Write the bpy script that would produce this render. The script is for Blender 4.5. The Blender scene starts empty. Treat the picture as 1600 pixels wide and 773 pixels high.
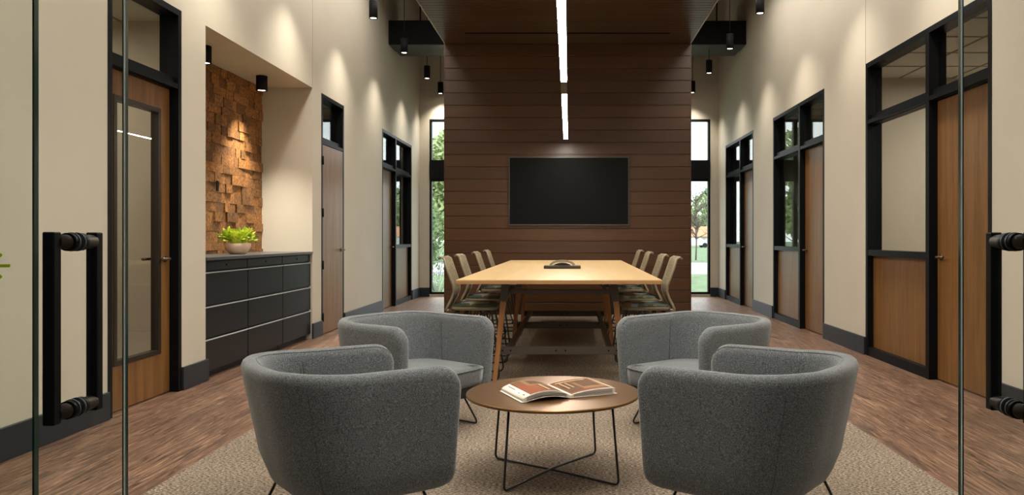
import bpy, bmesh, math, random
from mathutils import Vector, Matrix
PI = math.pi
C = bpy.context.scene.collection
S = bpy.context.scene
random.seed(7)

# ------------------------------------------------------------------ camera, world, exposure
F = 1200.0; E = 1.25; VX = 889.0; VY = 371.0
cd = bpy.data.cameras.new('camera'); cam = bpy.data.objects.new('camera', cd); C.objects.link(cam)
cam.location = (0, 0, E); cam.rotation_euler = (PI/2, 0, 0)
cd.sensor_width = 36; cd.lens = 36*F/1600
cd.shift_x = -(VX-800)/1600.0; cd.shift_y = -(386.5-VY)/1600.0
cd.clip_start = 0.05; cd.clip_end = 500
S.camera = cam
vs = S.view_settings
vs.view_transform = 'Standard'; vs.look = 'None'; vs.gamma = 1; vs.exposure = -0.38; vs.use_curve_mapping = False

WORLD = 4.5
w = bpy.data.worlds.new('world'); S.world = w; w.use_nodes = True
nt = w.node_tree; nt.nodes.clear()
wo = nt.nodes.new('ShaderNodeOutputWorld'); bg = nt.nodes.new('ShaderNodeBackground')
tc = nt.nodes.new('ShaderNodeTexCoord'); sx = nt.nodes.new('ShaderNodeSeparateXYZ'); rp = nt.nodes.new('ShaderNodeValToRGB')
nz = nt.nodes.new('ShaderNodeTexNoise'); nz.inputs['Scale'].default_value = 3.0; nz.inputs['Detail'].default_value = 6
mx = nt.nodes.new('ShaderNodeMixRGB'); mx.blend_type = 'MIX'; mx.inputs[2].default_value = (1, 1, 1, 1)
nt.links.new(tc.outputs['Generated'], sx.inputs[0]); nt.links.new(sx.outputs[2], rp.inputs[0])
nt.links.new(tc.outputs['Generated'], nz.inputs['Vector'])
rp.color_ramp.elements[0].position = 0.0; rp.color_ramp.elements[0].color = (.86, .88, .92, 1)
rp.color_ramp.elements[1].position = 0.6; rp.color_ramp.elements[1].color = (.62, .72, .9, 1)
nt.links.new(rp.outputs[0], mx.inputs[1]); nt.links.new(nz.outputs['Fac'], mx.inputs[0])
nt.links.new(mx.outputs[0], bg.inputs['Color']); bg.inputs['Strength'].default_value = WORLD
nt.links.new(bg.outputs[0], wo.inputs[0])

sl_ = bpy.data.lights.new('sun', 'SUN'); sl_.energy = 6.0; sl_.angle = math.radians(28); sl_.color = (1, .96, .9)
so_ = bpy.data.objects.new('sun', sl_); C.objects.link(so_); so_.rotation_euler = (math.radians(-30), 0, 0); so_.location = (0, 0, 12)
SPOT = 175; SPOT_COL = (1.0, .92, .79)
STRIP = 150.0; STRIP_COL = (1.0, .93, .83)
def area(name, loc, rot, sx_, sy_, power, col, parent=None):
    l = bpy.data.lights.new(name, 'AREA'); l.shape = 'RECTANGLE'; l.size = sx_; l.size_y = sy_; l.energy = power; l.color = col
    o = bpy.data.objects.new(name, l); C.objects.link(o); o.location = loc; o.rotation_euler = rot
    if parent: o.parent = parent
    return o
area('lobby_fill', (.9, -1.2, 2.98), (math.radians(50), 0, 0), 3.2, .9, 36, (.62, .81, 1.0))  # added cool fill behind the camera, no modelled source
area('lounge_fill', (0, 2.9, 4.3), (0, 0, 0), 2.6, 2.6, 85, (1.0, .92, .82))  # added fill over the armchairs, not a fixture of the room
area('aisle_fill', (-2.3, 7.4, 5.3), (0, 0, 0), .9, 9.0, 215, (1.0, .94, .86))  # added soft fill high over the left aisle, without a fixture
area('aisle_fill', (2.3, 7.4, 5.1), (0, 0, 0), .9, 9.0, 215, (1.0, .94, .86))  # matching added fill over the right aisle
area('office_ceiling_light', (4.9, 7.4, 3.04), (0, 0, 0), 1.2, .6, 110, (1.0, .90, .80))
area('office_ceiling_light', (-4.9, 5.6, 3.04), (0, 0, 0), 1.2, .6, 60, (1.0, .86, .70))

# ------------------------------------------------------------------ materials
def newmat(name):
    m = bpy.data.materials.new(name); m.use_nodes = True
    return m, m.node_tree, m.node_tree.nodes['Principled BSDF']
def flat(name, col, rough=.5, metal=0, spec=.5, bump=0, bscale=200, var=0, vscale=5):
    m, t, p = newmat(name)
    p.inputs['Base Color'].default_value = (*col, 1); p.inputs['Roughness'].default_value = rough
    p.inputs['Metallic'].default_value = metal; p.inputs['Specular IOR Level'].default_value = spec
    if bump or var:
        co = t.nodes.new('ShaderNodeTexCoord')
    if var:
        n = t.nodes.new('ShaderNodeTexNoise'); n.inputs['Scale'].default_value = vscale; n.inputs['Detail'].default_value = 5
        t.links.new(co.outputs['Object'], n.inputs['Vector'])
        r = t.nodes.new('ShaderNodeValToRGB'); t.links.new(n.outputs['Fac'], r.inputs[0])
        r.color_ramp.elements[0].position = .3; r.color_ramp.elements[1].position = .7
        r.color_ramp.elements[0].color = tuple(c*(1-var) for c in col)+(1,)
        r.color_ramp.elements[1].color = tuple(min(1, c*(1+var)) for c in col)+(1,)
        t.links.new(r.outputs[0], p.inputs['Base Color'])
    if bump:
        n2 = t.nodes.new('ShaderNodeTexNoise'); n2.inputs['Scale'].default_value = bscale; n2.inputs['Detail'].default_value = 3
        t.links.new(co.outputs['Object'], n2.inputs['Vector'])
        b = t.nodes.new('ShaderNodeBump'); b.inputs['Strength'].default_value = bump; b.inputs['Distance'].default_value = .002
        t.links.new(n2.outputs['Fac'], b.inputs['Height']); t.links.new(b.outputs[0], p.inputs['Normal'])
    return m
def wood(name, dark, light, axis='Z', rough=.4, scale=1.0, fine=1.0, contrast=(.3, .7), island=0.0, spec=.4, coat=0):
    """straight-grained wood; axis = grain direction in object space"""
    m, t, p = newmat(name); L = t.links.new
    co = t.nodes.new('ShaderNodeTexCoord'); mp = t.nodes.new('ShaderNodeMapping')
    sc = {'X': (1.2, 22, 22), 'Y': (22, 1.2, 22), 'Z': (22, 22, 1.2)}[axis]
    mp.inputs['Scale'].default_value = tuple(s*scale for s in sc)
    L(co.outputs['Object'], mp.inputs[0])
    vec = mp.outputs[0]
    if island:
        g = t.nodes.new('ShaderNodeNewGeometry'); a = t.nodes.new('ShaderNodeVectorMath'); a.operation = 'ADD'
        cm = t.nodes.new('ShaderNodeCombineXYZ'); ml = t.nodes.new('ShaderNodeMath'); ml.operation = 'MULTIPLY'; ml.inputs[1].default_value = 57
        L(g.outputs['Random Per Island'], ml.inputs[0])
        for i in range(3): L(ml.outputs[0], cm.inputs[i])
        L(vec, a.inputs[0]); L(cm.outputs[0], a.inputs[1]); vec = a.outputs[0]
    n = t.nodes.new('ShaderNodeTexNoise'); n.inputs['Scale'].default_value = 1.0; n.inputs['Detail'].default_value = 8; n.inputs['Roughness'].default_value = .62
    n.inputs['Distortion'].default_value = .6
    L(vec, n.inputs['Vector'])
    n2 = t.nodes.new('ShaderNodeTexNoise'); n2.inputs['Scale'].default_value = 7*fine; n2.inputs['Detail'].default_value = 2
    L(vec, n2.inputs['Vector'])
    mxx = t.nodes.new('ShaderNodeMath'); mxx.operation = 'MULTIPLY_ADD'; mxx.inputs[1].default_value = .28
    L(n2.outputs['Fac'], mxx.inputs[0]); sb = t.nodes.new('ShaderNodeMath'); sb.operation = 'MULTIPLY'; sb.inputs[1].default_value = .76
    L(n.outputs['Fac'], sb.inputs[0]); L(sb.outputs[0], mxx.inputs[2])
    r = t.nodes.new('ShaderNodeValToRGB'); r.color_ramp.elements[0].position = contrast[0]; r.color_ramp.elements[1].position = contrast[1]
    r.color_ramp.elements[0].color = (*dark, 1); r.color_ramp.elements[1].color = (*light, 1)
    L(mxx.outputs[0], r.inputs[0]); out = r.outputs[0]
    if island:
        hv = t.nodes.new('ShaderNodeHueSaturation'); mr = t.nodes.new('ShaderNodeMapRange')
        mr.inputs[3].default_value = 1-island; mr.inputs[4].default_value = 1+island
        L(g.outputs['Random Per Island'], mr.inputs[0]); L(mr.outputs[0], hv.inputs['Value']); L(out, hv.inputs['Color']); out = hv.outputs[0]
    L(out, p.inputs['Base Color']); p.inputs['Roughness'].default_value = rough
    p.inputs['Specular IOR Level'].default_value = spec
    p.inputs['Coat Weight'].default_value = coat; p.inputs['Coat Roughness'].default_value = .25
    b = t.nodes.new('ShaderNodeBump'); b.inputs['Strength'].default_value = .15; b.inputs['Distance'].default_value = .002
    L(mxx.outputs[0], b.inputs['Height']); L(b.outputs[0], p.inputs['Normal'])
    return m
def emit(name, col, s):
    m, t, p = newmat(name)
    p.inputs['Base Color'].default_value = (.8, .8, .8, 1)
    p.inputs['Emission Color'].default_value = (*col, 1); p.inputs['Emission Strength'].default_value = s
    return m
def glass(name, tint=(.93, .96, .94), base=.04, boost=1.0):
    m = bpy.data.materials.new(name); m.use_nodes = True; t = m.node_tree; t.nodes.clear(); L = t.links.new
    o = t.nodes.new('ShaderNodeOutputMaterial'); mi = t.nodes.new('ShaderNodeMixShader')
    tr = t.nodes.new('ShaderNodeBsdfTransparent'); gl = t.nodes.new('ShaderNodeBsdfGlossy'); gl.inputs['Roughness'].default_value = 0
    tr.inputs[0].default_value = (*tint, 1)
    lw = t.nodes.new('ShaderNodeLayerWeight'); lw.inputs[0].default_value = .5
    pw = t.nodes.new('ShaderNodeMath'); pw.operation = 'POWER'; pw.inputs[1].default_value = 5
    ma = t.nodes.new('ShaderNodeMath'); ma.operation = 'MULTIPLY_ADD'; ma.inputs[1].default_value = (1-base)*boost; ma.inputs[2].default_value = base; ma.use_clamp = True
    L(lw.outputs['Facing'], pw.inputs[0]); L(pw.outputs[0], ma.inputs[0]); L(ma.outputs[0], mi.inputs[0])
    L(tr.outputs[0], mi.inputs[1]); L(gl.outputs[0], mi.inputs[2]); L(mi.outputs[0], o.inputs[0])
    return m

M = {}
M['wall'] = flat('beige_wall_paint', (.585, .53, .43), .75, var=.03, vscale=1.5, bump=.05, bscale=90)
M['office'] = flat('office_wall_paint', (.50, .44, .36), .8)
M['tilec'] = flat('ceiling_tile_white', (.62, .60, .54), .9, bump=.2, bscale=150)
M['grid'] = flat('ceiling_tile_grid', (.22, .21, .19), .7)
M['black'] = flat('black_metal', (.0045, .005, .006), .45, spec=.13)
M['blackm'] = flat('matt_black_paint', (.006, .006, .007), .7, spec=.15)
M['duct'] = flat('lit_duct_grey', (.04, .04, .042), .5, spec=.3)  # raised grey puts the light on duct undersides into the colour
M['base'] = flat('charcoal_baseboard', (.022, .027, .034), .42, spec=.35)
M['door'] = wood('oak_door_veneer', (.105, .044, .011), (.270, .130, .040), 'Z', .38, scale=.8, contrast=(.30, .70))
M['doorpale'] = wood('oak_door_veneer_daylit', (.30, .155, .082), (.47, .27, .15), 'Z', .38, scale=.8, contrast=(.34, .66))
M['plank'] = wood('walnut_plank', (.042, .0165, .0060), (.092, .041, .015), 'X', .36, scale=.45, contrast=(.05, .95), island=.13)
M['slat'] = wood('walnut_slat', (.034, .016, .0075), (.070, .035, .017), 'X', .34, scale=.7, contrast=(.25, .75), island=.07)
M['table'] = wood('birch_table', (.56, .37, .17), (.74, .53, .28), 'Y', .34, scale=.25, contrast=(.2, .8))
M['edge'] = wood('ply_edge', (.30, .15, .06), (.48, .27, .12), 'X', .5, scale=.6)
M['oakleg'] = wood('oak_leg', (.24, .10, .035), (.42, .20, .075), 'Z', .42, scale=1.2)
M['bronze'] = flat('dark_bronze_metal', (.045, .035, .026), .4, metal=.6)
M['steel'] = flat('grey_steel', (.075, .065, .052), .42, metal=.3)
M['cab'] = flat('black_cabinet_metal', (.012, .013, .015), .40, spec=.22)
M['lip'] = flat('glint_grey_lip', (.42, .43, .44), .4)  # light non-metal grey paints the glint along the drawer lips
M['counter'] = flat('dark_grey_laminate', (.06, .062, .062), .38, var=.1, vscale=30)
M['copper'] = flat('bronze_lacquer_tabletop', (.235, .125, .050), .30, metal=.8, bump=.03, bscale=300)
M['glass'] = glass('clear_glass')
M['doorglass'] = glass('entry_glass', (.965, .98, .97), .025)
M['gedge'] = flat('green_glass_edge', (.006, .034, .026), .12)
M['gedgel'] = flat('polished_glass_edge', (.55, .60, .55), .15)
M['screen'] = flat('tv_screen_glass', (.0075, .008, .0085), .5, spec=.04)
M['bezel'] = flat('tv_bezel', (.10, .09, .08), .35, metal=.6)
M['chrome'] = flat('dark_bronze_lever', (.16, .12, .09), .3, metal=1)
M['rubber'] = flat('grey_rubber', (.05, .055, .058), .6)
M['lamp'] = emit('lamp_face', (1.0, .86, .66), 14)
M['strip'] = emit('light_strip_diffuser', STRIP_COL, STRIP)
M['lime'] = flat('lime_vinyl', (.62, .76, .02), .5)
M['bowl'] = flat('cream_stone_bowl', (.74, .53, .36), .5, var=.04, vscale=25)
M['soil'] = flat('potting_soil', (.04, .025, .015), .9)
M['page'] = flat('page_paper', (.80, .76, .68), .65)
M['pagee'] = wood('page_edges', (.45, .40, .33), (.80, .76, .68), 'X', .8, scale=4)
M['rod'] = flat('black_wire_rod', (.012, .011, .011), .35)
M['knit'] = wood('khaki_knit_mesh', (.07, .055, .03), (.26, .215, .13), 'Y', .8, scale=5)
M['khaki'] = flat('khaki_plastic_frame', (.25, .21, .135), .5)
M['trimw'] = flat('pale_edge_trim', (.55, .50, .44), .4)
M['bounce_concrete'] = flat('concrete', (.62, .60, .56), .8)  # pale tone of the added bounce slab outside the windows
M['grass'] = flat('lawn_grass', (.105, .165, .075), .9, var=.35, vscale=2)
M['road'] = flat('asphalt_road', (.30, .30, .31), .9)
M['bark'] = flat('tree_bark', (.16, .13, .11), .9)
M['leafa'] = flat('leaves_green', (.15, .23, .09), .7, var=.4, vscale=3)
M['leafb'] = flat('leaves_yellow_green', (.30, .37, .15), .7, var=.3, vscale=3)
M['leafc'] = flat('leaves_dark', (.13, .17, .11), .7, var=.4, vscale=3)
M['roof'] = flat('orange_roof', (.55, .24, .11), .7)
M['hut'] = flat('pavilion_wall', (.65, .58, .5), .8)
M['car'] = flat('white_car_paint', (.75, .76, .78), .2)
M['carb'] = flat('blue_grey_car_paint', (.10, .13, .18), .2)
M['tyre'] = flat('tyre', (.02, .02, .02), .8)

def leafmat():
    m, t, p = newmat('lime_leaf'); L = t.links.new
    g = t.nodes.new('ShaderNodeNewGeometry'); r = t.nodes.new('ShaderNodeValToRGB')
    r.color_ramp.elements[0].color = (.16, .30, .015, 1); r.color_ramp.elements[1].color = (.70, .78, .07, 1)
    r.color_ramp.elements[0].position = 0; r.color_ramp.elements[1].position = .55
    L(g.outputs['Random Per Island'], r.inputs[0]); L(r.outputs[0], p.inputs['Base Color'])
    p.inputs['Roughness'].default_value = .4
    return m
M['limeleaf'] = leafmat()

def fabric():
    m, t, p = newmat('grey_felt_fabric'); L = t.links.new
    co = t.nodes.new('ShaderNodeTexCoord')
    n = t.nodes.new('ShaderNodeTexNoise'); n.inputs['Scale'].default_value = 230; n.inputs['Detail'].default_value = 4
    L(co.outputs['Object'], n.inputs['Vector'])
    r = t.nodes.new('ShaderNodeValToRGB'); r.color_ramp.elements[0].position = .38; r.color_ramp.elements[1].position = .66
    r.color_ramp.elements[0].color = (.066, .076, .083, 1); r.color_ramp.elements[1].color = (.215, .230, .238, 1)
    L(n.outputs['Fac'], r.inputs[0])
    v = t.nodes.new('ShaderNodeTexVoronoi'); v.inputs['Scale'].default_value = 85; L(co.outputs['Object'], v.inputs['Vector'])
    lt = t.nodes.new('ShaderNodeMath'); lt.operation = 'LESS_THAN'; lt.inputs[1].default_value = .13; L(v.outputs['Distance'], lt.inputs[0])
    sp = t.nodes.new('ShaderNodeSeparateColor'); L(v.outputs['Color'], sp.inputs[0])
    gt = t.nodes.new('ShaderNodeMath'); gt.operation = 'GREATER_THAN'; gt.inputs[1].default_value = .72; L(sp.outputs[0], gt.inputs[0])
    ml = t.nodes.new('ShaderNodeMath'); ml.operation = 'MULTIPLY'; L(lt.outputs[0], ml.inputs[0]); L(gt.outputs[0], ml.inputs[1])
    mx = t.nodes.new('ShaderNodeMixRGB'); mx.inputs[2].default_value = (.52, .50, .46, 1); L(ml.outputs[0], mx.inputs[0]); L(r.outputs[0], mx.inputs[1])
    L(mx.outputs[0], p.inputs['Base Color']); p.inputs['Roughness'].default_value = .95; p.inputs['Specular IOR Level'].default_value = .1
    p.inputs['Sheen Weight'].default_value = .35; p.inputs['Sheen Roughness'].default_value = .5
    b = t.nodes.new('ShaderNodeBump'); b.inputs['Strength'].default_value = .35; b.inputs['Distance'].default_value = .0015
    L(n.outputs['Fac'], b.inputs['Height']); L(b.outputs[0], p.inputs['Normal'])
    return m
M['fabric'] = fabric()
M['seam'] = flat('dark_seam_thread', (.045, .05, .055), .9)
M['under'] = flat('dark_grey_underside', (.035, .037, .040), .8)

def floormat():
    m, t, p = newmat('oak_plank_flooring'); L = t.links.new
    co = t.nodes.new('ShaderNodeTexCoord')
    mp = t.nodes.new('ShaderNodeMapping'); mp.inputs['Rotation'].default_value = (0, 0, PI/2)
    L(co.outputs['Object'], mp.inputs[0])
    br = t.nodes.new('ShaderNodeTexBrick'); L(mp.outputs[0], br.inputs['Vector'])
    br.inputs['Scale'].default_value = 1; br.inputs['Brick Width'].default_value = 1.22; br.inputs['Row Height'].default_value = .18
    br.inputs['Mortar Size'].default_value = .0012; br.offset = .37
    br.inputs['Color1'].default_value = (0, 0, 0, 1); br.inputs['Color2'].default_value = (1, 1, 1, 1); br.inputs['Mortar'].default_value = (.3, .3, .3, 1)
    m2 = t.nodes.new('ShaderNodeMapping'); m2.inputs['Scale'].default_value = (30, 1.5, 1); L(co.outputs['Object'], m2.inputs[0])
    ad = t.nodes.new('ShaderNodeVectorMath'); ad.operation = 'MULTIPLY_ADD'; ad.inputs[1].default_value = (31, 17, 5)
    L(br.outputs['Color'], ad.inputs[0]); L(m2.outputs[0], ad.inputs[2])
    n = t.nodes.new('ShaderNodeTexNoise'); n.inputs['Scale'].default_value = 1; n.inputs['Detail'].default_value = 9; n.inputs['Roughness'].default_value = .66; n.inputs['Distortion'].default_value = 2.6
    L(ad.outputs[0], n.inputs['Vector'])
    r = t.nodes.new('ShaderNodeValToRGB'); e = r.color_ramp.elements
    e[0].position = .37; e[0].color = (.036, .020, .014, 1); e[1].position = .66; e[1].color = (.36, .215, .135, 1)
    k = e.new(.50); k.color = (.145, .078, .047, 1)
    L(n.outputs['Fac'], r.inputs[0])
    hv = t.nodes.new('ShaderNodeHueSaturation'); mr = t.nodes.new('ShaderNodeMapRange'); mr.inputs[3].default_value = .86; mr.inputs[4].default_value = 1.12
    L(br.outputs['Color'], mr.inputs[0]); L(mr.outputs[0], hv.inputs['Value']); L(r.outputs[0], hv.inputs['Color'])
    L(hv.outputs[0], p.inputs['Base Color']); p.inputs['Roughness'].default_value = .42
    b = t.nodes.new('ShaderNodeBump'); b.inputs['Strength'].default_value = .25; b.inputs['Distance'].default_value = .001
    L(n.outputs['Fac'], b.inputs['Height']); L(b.outputs[0], p.inputs['Normal'])
    return m
M['floor'] = floormat()

def carpetmat():
    m, t, p = newmat('loop_carpet'); L = t.links.new
    co = t.nodes.new('ShaderNodeTexCoord')
    mp = t.nodes.new('ShaderNodeMapping'); mp.inputs['Scale'].default_value = (62, 150, 1); L(co.outputs['Object'], mp.inputs[0])
    n = t.nodes.new('ShaderNodeTexNoise'); n.inputs['Scale'].default_value = 1; n.inputs['Detail'].default_value = 4; n.inputs['Roughness'].default_value = .7; L(mp.outputs[0], n.inputs['Vector'])
    r = t.nodes.new('ShaderNodeValToRGB'); e = r.color_ramp.elements
    e[0].position = .40; e[0].color = (.055, .040, .030, 1); e[1].position = .61; e[1].color = (.48, .40, .315, 1)
    k = e.new(.5); k.color = (.215, .170, .128, 1)
    L(n.outputs['Fac'], r.inputs[0])
    # carpet planks: broad bands of a slightly different yarn
    br = t.nodes.new('ShaderNodeTexBrick'); L(co.outputs['Object'], br.inputs['Vector'])
    br.inputs['Brick Width'].default_value = 1.0; br.inputs['Row Height'].default_value = .25; br.inputs['Scale'].default_value = 1
    br.inputs['Mortar Size'].default_value = 0; br.inputs['Color1'].default_value = (.93, .93, .93, 1); br.inputs['Color2'].default_value = (1.06, 1.06, 1.06, 1)
    m2 = t.nodes.new('ShaderNodeMixRGB'); m2.blend_type = 'MULTIPLY'; m2.inputs[0].default_value = 1
    L(r.outputs[0], m2.inputs[1]); L(br.outputs['Color'], m2.inputs[2])
    L(m2.outputs[0], p.inputs['Base Color']); p.inputs['Roughness'].default_value = 1; p.inputs['Specular IOR Level'].default_value = .05
    b = t.nodes.new('ShaderNodeBump'); b.inputs['Strength'].default_value = .6; b.inputs['Distance'].default_value = .004
    L(n.outputs['Fac'], b.inputs['Height']); L(b.outputs[0], p.inputs['Normal'])
    return m
M['carpet'] = carpetmat()

def blockmat():
    m, t, p = newmat('end_grain_block'); L = t.links.new
    g = t.nodes.new('ShaderNodeNewGeometry'); co = t.nodes.new('ShaderNodeTexCoord')
    n = t.nodes.new('ShaderNodeTexNoise'); n.inputs['Scale'].default_value = 38; n.inputs['Detail'].default_value = 6; L(co.outputs['Object'], n.inputs['Vector'])
    r = t.nodes.new('ShaderNodeValToRGB'); e = r.color_ramp.elements
    e[0].position = .3; e[0].color = (.09, .034, .008, 1); e[1].position = .7; e[1].color = (.40, .175, .042, 1)
    L(n.outputs['Fac'], r.inputs[0])
    hv = t.nodes.new('ShaderNodeHueSaturation'); mr = t.nodes.new('ShaderNodeMapRange'); mr.inputs[3].default_value = .55; mr.inputs[4].default_value = 1.3
    L(g.outputs['Random Per Island'], mr.inputs[0]); L(mr.outputs[0], hv.inputs['Value']); L(r.outputs[0], hv.inputs['Color'])
    L(hv.outputs[0], p.inputs['Base Color']); p.inputs['Roughness'].default_value = .7
    b = t.nodes.new('ShaderNodeBump'); b.inputs['Strength'].default_value = .4; b.inputs['Distance'].default_value = .004
    L(n.outputs['Fac'], b.inputs['Height']); L(b.outputs[0], p.inputs['Normal'])
    return m
M['block'] = blockmat()

def seatpat():
    m, t, p = newmat('patchwork_seat_fabric'); L = t.links.new
    co = t.nodes.new('ShaderNodeTexCoord'); v = t.nodes.new('ShaderNodeTexVoronoi'); v.inputs['Scale'].default_value = 6.5; v.distance = 'MANHATTAN'
    mp = t.nodes.new('ShaderNodeMapping'); mp.inputs['Rotation'].default_value = (0, 0, .6); L(co.outputs['Object'], mp.inputs[0]); L(mp.outputs[0], v.inputs['Vector'])
    sp = t.nodes.new('ShaderNodeSeparateColor'); L(v.outputs['Color'], sp.inputs[0])
    r = t.nodes.new('ShaderNodeValToRGB'); r.color_ramp.interpolation = 'CONSTANT'; e = r.color_ramp.elements
    e[0].position = 0; e[0].color = (.07, .085, .055, 1); e[1].position = .35; e[1].color = (.27, .23, .10, 1)
    for q, c in ((.55, (.13, .16, .13)), (.72, (.28, .35, .40)), (.86, (.08, .09, .06))):
        k = e.new(q); k.color = (*c, 1)
    L(sp.outputs[0], r.inputs[0]); L(r.outputs[0], p.inputs['Base Color']); p.inputs['Roughness'].default_value = .85
    return m
M['seatpat'] = seatpat()

# ------------------------------------------------------------------ mesh helpers
def B(): return bmesh.new()
def box(bm, x0, x1, y0, y1, z0, z1, mat=None):
    vs_ = [bm.verts.new((x, y, z)) for z in (z0, z1) for y in (y0, y1) for x in (x0, x1)]
    if mat is not None:
        for v in vs_: v.co = mat @ v.co
    for f in ((0, 2, 3, 1), (4, 5, 7, 6), (0, 1, 5, 4), (2, 6, 7, 3), (0, 4, 6, 2), (1, 3, 7, 5)):
        bm.faces.new([vs_[i] for i in f])
    return vs_
def bbox(bm, x0, x1, y0, y1, z0, z1, r=.004, seg=2, mat=None):
    t = bmesh.new(); box(t, x0, x1, y0, y1, z0, z1)
    bmesh.ops.bevel(t, geom=list(t.edges), offset=r, segments=seg, affect='EDGES', profile=.5)
    merge(bm, t, mat)
def merge(bm, t, mat=None):
    mp = {}
    for v in t.verts: mp[v] = bm.verts.new((mat @ v.co) if mat is not None else v.co)
    for f in t.faces:
        nf = bm.faces.new([mp[v] for v in f.verts]); nf.smooth = f.smooth
    t.free()
def fillet(pts, r, n=5, closed=False):
    pts = [Vector(p) for p in pts]; out = []
    N = len(pts)
    for i, p in enumerate(pts):
        if not closed and i in (0, N-1): out.append(p); continue
        a = pts[i-1]; b = pts[(i+1) % N]
        u = (a-p); v = (b-p); rr = min(r, u.length*.48, v.length*.48)
        u.normalize(); v.normalize()
        p0 = p+u*rr; p1 = p+v*rr
        for k in range(n+1):
            s = k/n; out.append(p0*(1-s)**2+p*2*s*(1-s)+p1*s*s)
    return out
def tube(bm, pts, r, seg=8, closed=False, cap=True, flat_=None):
    pts = [Vector(p) for p in pts]
    q = [pts[0]]
    for p in pts[1:]:
        if (p-q[-1]).length > 1e-5: q.append(p)
    pts = q; N = len(pts); rings = []
    if closed and (pts[0]-pts[-1]).length < 1e-5: pts.pop(); N -= 1
    tang = []
    for i in range(N):
        if closed: d = pts[(i+1) % N]-pts[i-1]
        else: d = pts[min(i+1, N-1)]-pts[max(i-1, 0)]
        tang.append(d.normalized())
    ref = Vector((0, 0, 1)) if abs(tang[0].z) < .9 else Vector((1, 0, 0))
    nrm = (ref-tang[0]*ref.dot(tang[0])).normalized()
    for i in range(N):
        nrm = (nrm-tang[i]*nrm.dot(tang[i])).normalized(); bn = tang[i].cross(nrm)
        rr = r[i] if isinstance(r, (list, tuple)) else r
        rings.append([bm.verts.new(pts[i]+(nrm*math.cos(a)+bn*math.sin(a))*rr) for a in [2*PI*k/seg for k in range(seg)]])
    for i in range(N if closed else N-1):
        A = rings[i]; D = rings[(i+1) % N]
        for k in range(seg):
            f = bm.faces.new((A[k], A[(k+1) % seg], D[(k+1) % seg], D[k])); f.smooth = True
    if cap and not closed:
        bm.faces.new(rings[0][::-1]); bm.faces.new(rings[-1])
def lathe(bm, prof, c=(0, 0, 0), seg=40):
    rings = []
    for (r, z) in prof:
        if r < 1e-5: rings.append([bm.verts.new((c[0], c[1], c[2]+z))])
        else: rings.append([bm.verts.new((c[0]+r*math.cos(2*PI*k/seg), c[1]+r*math.sin(2*PI*k/seg), c[2]+z)) for k in range(seg)])
    for a, b in zip(rings[:-1], rings[1:]):
        for k in range(seg):
            k2 = (k+1) % seg
            if len(a) == 1 and len(b) == 1: continue
            if len(a) == 1: f = bm.faces.new((a[0], b[k2], b[k]))
            elif len(b) == 1: f = bm.faces.new((a[k], a[k2], b[0]))
            else: f = bm.faces.new((a[k], a[k2], b[k2], b[k]))
            f.smooth = True
def bar(bm, p0, p1, w, h, w1=None, h1=None, up=(0, 0, 1)):
    """rectangular bar from p0 to p1"""
    p0 = Vector(p0); p1 = Vector(p1); d = (p1-p0).normalized(); u = Vector(up)
    s = d.cross(u)
    if s.length < 1e-4: s = Vector((1, 0, 0))
    s.normalize(); u = s.cross(d).normalized(); w1 = w1 or w; h1 = h1 or h
    A = [bm.verts.new(p0+s*a*w/2+u*b*h/2) for a, b in ((-1, -1), (1, -1), (1, 1), (-1, 1))]
    D = [bm.verts.new(p1+s*a*w1/2+u*b*h1/2) for a, b in ((-1, -1), (1, -1), (1, 1), (-1, 1))]
    bm.faces.new(A[::-1]); bm.faces.new(D)
    for k in range(4): bm.faces.new((A[k], A[(k+1) % 4], D[(k+1) % 4], D[k]))
def obj(name, bm, mat, parent=None, smooth=None, mats=None):
    bmesh.ops.recalc_face_normals(bm, faces=bm.faces)
    me = bpy.data.meshes.new(name); bm.to_mesh(me); bm.free()
    me.materials.append(mat)
    if mats:
        for m_ in mats: me.materials.append(m_)
    o = bpy.data.objects.new(name, me); C.objects.link(o)
    if parent: o.parent = parent
    if smooth is not None:
        for p in me.polygons: p.use_smooth = smooth
    return o
def thing(name, label, cat, loc=(0, 0, 0), rz=0, group=None):
    o = bpy.data.objects.new(name, None); C.objects.link(o); o.location = loc; o.rotation_euler = (0, 0, rz)
    o.empty_display_size = .1
    return tag(o, label, cat, group)
def tag(o, label, cat, group=None):
    o['label'] = label; o['category'] = cat
    if group: o['group'] = group
    return o
def struct(o, label=None, cat=None):
    o['kind'] = 'structure'
    if label: o['label'] = label
    if cat: o['category'] = cat
    return o
def copytree(o, parent=None):
    c = o.copy(); C.objects.link(c); c.parent = parent
    for ch in list(o.children): copytree(ch, c)
    return c
def subsurf(o, n=2):
    m_ = o.modifiers.new('subsurf', 'SUBSURF'); m_.levels = n; m_.render_levels = n

# ------------------------------------------------------------------ room shell
W = 3.17; YF = 16.3; YN = -2.2; ZT = 6.5; HD = 3.10; WT = .16
b = B(); box(b, -7.2, 7.2, YN, YF+.15, -.12, 0); struct(obj('floor', b, M['floor']), 'reddish-brown wood plank floor', 'floor')
CX0, CX1 = -1.817*1.136, 1.666*1.136
b = B(); box(b, CX0, CX1, 1.9, 12.4, 0, .006); tag(obj('carpet', b, M['carpet']), 'beige flecked loop carpet laid down the middle of the wooden floor', 'carpet')

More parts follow.
